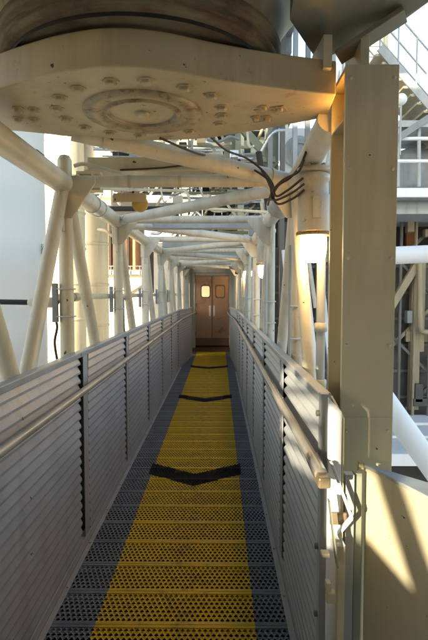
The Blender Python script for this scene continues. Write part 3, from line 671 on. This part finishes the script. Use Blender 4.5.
rpart('back_wall', MB().box((-2.0,22.6,-2),(2.4,22.8,10)).box((-4.2,22.6,4.7),(-2.0,22.8,10)), 'greyd')
rpart('shade_deck', MB().box((-3.4,2.6,6.6),(1.4,12,6.75)), 'greyd')  # unseen deck and joists added to shade the walkway from the sky
for k in range(8): rpart('shade_deck_joist', MB().box((-3.4,3+k*1.15,6.3),(1.4,3.12+k*1.15,6.599)), 'greyd')
# olive frame with a grey unit up near the lamp
of = thing('olive_frame', 'olive steel frame with a diagonal, behind the roof above the lamp', 'steel frame', tuple(P(262,150,9)))
for a, c, w in (((240,126),(276,166),.14),((272,126),(272,172),.22),((236,160),(275,160),.10),((238,126),(238,168),.10)):
    yy = 9+.017*('%s' % w).__len__()+w; MB().bar(P(a[0],a[1],yy),P(c[0],c[1],yy),w,.12,up=(0,1,0)).build('member', M['olive'], of, bevel=.006)
MB().box(P(224,163,9.3),P(240,138,9.3)+Vector((0,.3,0))).build('infill_plate', M['olive'], of)
wd = thing('round_housing', 'pale blue grey round housing seen left of the chord above the lamp', 'housing', tuple(P(303,155,11)))
MB().lathe([(0,0),(.22,0),(.30,.04),(.34,.10),(.34,.6),(0,.6)],P(300,150,11),'Y',n=36).build('drum', M['block'], wd); MB().lathe([(.14,-.004),(.21,-.004),(.21,-.03),(.14,-.03)],P(300,150,11),'Y',n=36).build('ring', M['grey'], wd)
MB().box(P(272,206,11.2),P(330,128,11.2)+Vector((0,.3,0))).build('back_plate', M['white'], wd)

# ------------------------------------------------------------------ background, right
rb = thing('panelled_building', 'grey panelled tower wall with brown upper band right of the column', 'building', (4,9.6,0))
x0, x1 = .85, 7.0
MB().box((x0,9.6,-8),(x1,9.9,P(400,248,9.6).z)).build('wall', M['cladd'], rb)
for k in range(9):
    zz = P(400,268+k*26,9.6).z; MB().box((x0,9.56,zz),(x1,9.599,zz+.05)).build('joint_rail', M['drabg'], rb)
for k in range(14):
    xx = x0+.1+k*.45; MB().box((xx,9.54,-8),(xx+.07,9.559,P(400,250,9.6).z)).build('stud', M['drabg' if k%3 else 'cladd'], rb)
z0 = P(400,246,9.6).z; MB().box((x0,9.9,z0),(x1,10.0,P(400,214,9.6).z)).build('brown_band', M['dark'], rb)
for k in range(12): MB().box((x0+.3+k*.5,9.80,z0),(x0+.5+k*.5,9.89,P(400,220,9.6).z)).build('brown_box', M['brown' if k%3 else 'drabg'], rb)
for u,w,v0,v1 in ((412,.17,262,410),(420,.10,262,352)):
    x = P(u,300,9.3).x; MB().box((x,9.3,P(u,v1,9.3).z),(x+w,9.45,P(u,v0,9.3).z)).build('pilaster', M['drab'], rb, bevel=.01)
MB().box(P(406,342,9.35),P(460,331,9.35)+Vector((0,.1,0))).build('ledge', M['drab'], rb, bevel=.01)
MB().bar(P(388,312,9.2),P(416,266,9.2),.13,.10,up=(0,1,0)).build('diagonal_brace', M['drab'], rb, bevel=.01)
for k in range(5):
    zz = -3+k*1.5
    MB().bar((2.6,9.42,zz),(4.0,9.42,zz+1.4),.06,.06,up=(0,1,0)).build('cross_brace', M[('drab','drabg')[k%2]], rb); MB().bar((4.0,9.36,zz+.1),(2.6,9.36,zz+1.5),.05,.05,up=(0,1,0)).build('cross_brace', M['drabg'], rb)
for k in range(16):
    x, z = rnd.uniform(3.0,5.0), rnd.uniform(-2.5,3.2)
    MB().box((x,9.2,z),(x+rnd.uniform(.08,.3),9.35,z+rnd.uniform(.1,.4))).build('wall_box', M[rnd.choice(('drabg','cladd','drab','greyd'))], rb, bevel=.01)
for x in (3.35,3.62,3.9,4.3): MB().tube((x,9.25,-4),(x,9.25,3.2),.03,8).build('riser', M[('drab','drabg')[int(x*10)%2]], rb)
for k in range(6): MB().box((x0+.02+k*.22,9.0,-2),(x0+.1+k*.22,9.1,7)).build('fin', M[('greyd','drabg','block')[k%3]], rb)
pp = MB().path(spline([P(420,262,9.1),P(420,318,9.1),P(421,328,9.1),P(426,332,9.1),P(460,332,9.1)],6),.05,12).build('drain_pipe', M['drab'], origin=P(420,262,9.1)); tag(pp,'cream drain pipe bending right on the panelled wall','pipe')
wp = thing('white_pipe', 'thick white horizontal pipe crossing right of the column', 'pipe', tuple(P(395,255,6)))
MB().tube(P(360,257,6),P(520,250,6),.105,24).build('run', M['white'], wp)
dp = thing('white_brace', 'thick white sloping tube below the horizontal pipe, lower right', 'brace', tuple(P(390,410,5)))
MB().tube(P(362,368,5),P(462,510,5),.115,24).build('run', M['white'], dp)
# upper right platform with railing
up = thing('upper_platform', 'pale grey platform edge with beams right of the column', 'platform', tuple(P(400,200,8)))
za, zb = P(400,188,8).z, P(400,197,8).z
MB().box((2.0,8,zb),(8,11,za)).build('edge_beam', M['white'], up); MB().box((2.0,8.3,P(400,214,8.3).z),(8,11,P(400,200,8.3).z)).build('lower_beam', M['grey'], up)
MB().box((2.0,8.1,P(400,200,8.1).z),(8,8.29,zb)).build('soffit', M['greyd'], up)
railing('platform_railing','white railing with closely set rails on the upper platform',(2.2,8.05,za),(7.5,8.05,za),.78,9,M['white'],.03)
tn = thing('grey_tank', 'dark blue grey rounded tank on the platform behind the white railing', 'tank', tuple(P(415,175,9)))
MB().lathe([(0,-.4),(.36,-.36),(.42,-.2),(.42,1.6),(.36,1.8),(0,1.85)],P(408,172,9)+Vector((.2,0,0)),'X',n=28).build('shell', M['block'], tn)
for k in range(2): MB().box(P(409+k*14,186,8.8),P(412+k*14,162,8.8)+Vector((0,.04,0))).build('strap', M['white'], tn)
# stair against the sky
st = thing('steel_stair', 'grey steel stair with open treads against the bright sky', 'stairs', tuple(P(389,59,8)))
a, c = P(380,48,8), P(470,153,8)
MB().bar(a,c,.03,.12,up=(0,0,1)).build('stringer', M['grey'], st); off = Vector((-.05,.75,0))
MB().bar(a+Vector((0,.8,0)),c+Vector((0,.8,0)),.03,.10).build('stringer', M['grey'], st)
for k in range(13):
    p = a.lerp(c,(k+.5)/13)-Vector((0,0,.03)); MB().box((p.x-.12,p.y+.02,p.z-.02),(p.x+.12,p.y+.78,p.z+.015)).build('tread', M['cream'], st)
for dy in (0,.8):
    D = Vector((0,dy,0))
    for z in (.42,.80): MB().tube(a+D+Vector((0,0,z)),c+D+Vector((0,0,z)),.014,8).build('rail', M['grey'], st)
    for k in range(6): p = a.lerp(c,k/5)+D; MB().tube(p,p+Vector((0,0,.8)),.014,8).build('upright', M['grey'], st)
gl = thing('globe_lamp', 'unlit white globe lamp on a thin post beside the stair', 'lamp', tuple(P(400.5,120,7)))
p = P(401,99.5,7); MB().lathe([(.08*math.sin(math.pi*k/12),-.08*math.cos(math.pi*k/12)) for k in range(13)],p,n=24).build('globe', M['white'], gl); MB().tube(p-Vector((0,0,.08)),p-Vector((0,0,.75)),.014,8).build('post', M['grey'], gl)
lf = thing('stair_landing', 'grey steel landing with raking beam under the stair', 'landing', tuple(P(400,130,8)))
MB().box(P(385,127,8.0),P(520,120,8.0)+Vector((0,1.2,0))).build('deck', M['grey'], lf); MB().bar(P(385,147,8.05),P(450,104,8.05),.1,.14,up=(0,1,0)).build('raking_beam', M['greyd'], lf)
for u in (398,419,440): MB().tube(P(u,187,8.06),P(u,126.5,8.06),.03,8).build('post', M['grey'], lf)
cb = thing('clad_block', 'grey corrugated block with a dark corner post above the column top', 'building', tuple(P(372,60,10)))
a, c = P(352,120,10), P(387,20,10)
MB().box((a.x,10,a.z),(c.x-.06,12,c.z+2)).build('body', M['block'], cb)
for k in range(14): MB().box((a.x,9.975,a.z+.2*k),(c.x-.06,9.999,a.z+.2*k+.05)).build('seam', M['grey'], cb)
MB().box((c.x-.055,9.95,a.z),(c.x+.02,10.1,c.z+2)).build('corner_post', M['steel'], cb)
# lower right walkway
lo = thing('lower_platform', 'white platform edge with a dark opening below the sloping tube', 'platform', tuple(P(400,455,7)))
MB().box((1.6,7,P(400,466,7).z),(6,9.3,P(400,454,7).z)).build('edge_beam', M['white'], lo); MB().box((1.6,7.2,P(400,500,7).z),(6,7.4,P(400,467,7).z)).build('opening_shade', M['dark'], lo)  # dark sheet stands in for the shade of the opening
z = P(400,453.5,7).z
railing('low_railing','thin white railing on the platform below the sloping tube',(2.0,7.03,z),(6,7.03,z),.42,5,M['white'],.02)
# a far grey slab of structure behind the right truss
fs_ = thing('louvred_housing', 'grey blue panelled housing glimpsed behind the right truss posts', 'housing', (2.2,13,0))
MB().box((.75,12.6,-6),(4.6,15,3.6)).build('body', M['block'], fs_)
for k in range(10): MB().box((.75,12.55,-1+k*.45),(4.6,12.599,-.95+k*.45)).build('slat', M['greyd' if k%2 else 'grey'], fs_)
for k in range(26):
    y = rnd.uniform(7.5,11.5); x = y*rnd.uniform(.10,.25); z = rnd.uniform(.6,3.6); m_ = rnd.choice(('grey','tube','greyd','white','cream','dark'))
    if rnd.random() < .5: MB().tube((x,y,z),(x+rnd.uniform(-.3,.3),y,z+rnd.uniform(.5,1.6)),rnd.uniform(.015,.05),10).build('service_pipe', M[m_], fs_)
    else: MB().box((x,y,z),(x+rnd.uniform(.1,.4),y+.2,z+rnd.uniform(.1,.5))).build('service_box', M[m_], fs_, bevel=.01)
for u in (262,284,303,318): MB().bar(P(u,250,8.4),P(u+14,380,8.4),.08,.08).build('brace', M['white'], fs_)

# ------------------------------------------------------------------ light, sky, camera
SUN = Vector((.50,.84,-.208)).normalized()
sl = bpy.data.lights.new('sun','SUN'); sl.energy = 2.4; sl.angle = math.radians(.5); sl.color = (1,.86,.64)
so = bpy.data.objects.new('sun', sl); COL.objects.link(so); so.rotation_euler = SUN.to_track_quat('-Z','Y').to_euler()
W = bpy.data.worlds.new('World'); S.world = W; W.use_nodes = True; wn = W.node_tree
sk = wn.nodes.new('ShaderNodeTexSky'); sk.sky_type = 'NISHITA'; sk.sun_disc = False
sk.sun_elevation = math.asin(-SUN.z); sk.sun_rotation = math.atan2(-SUN.x, -SUN.y); sk.air_density = 1.0; sk.dust_density = 1.6; sk.ozone_density = 1
wn.links.new(sk.outputs[0], wn.nodes['Background'].inputs[0]); wn.nodes['Background'].inputs[1].default_value = .15
cam = bpy.data.cameras.new('camera'); co = bpy.data.objects.new('camera', cam); COL.objects.link(co)
co.location = (0,0,H); co.rotation_euler = CAM_ROT.to_euler(); cam.sensor_fit = 'HORIZONTAL'; cam.sensor_width = 36; cam.lens = FPX/428*36
cam.clip_end = 5000; cam.clip_start = .02; S.camera = co
S.view_settings.view_transform = 'Standard'; S.view_settings.look = 'None'; S.view_settings.gamma = 1; S.view_settings.use_curve_mapping = False
S.view_settings.exposure = 2.4
S.cycles.max_bounces = 10; S.cycles.diffuse_bounces = 5; S.cycles.use_denoising = True
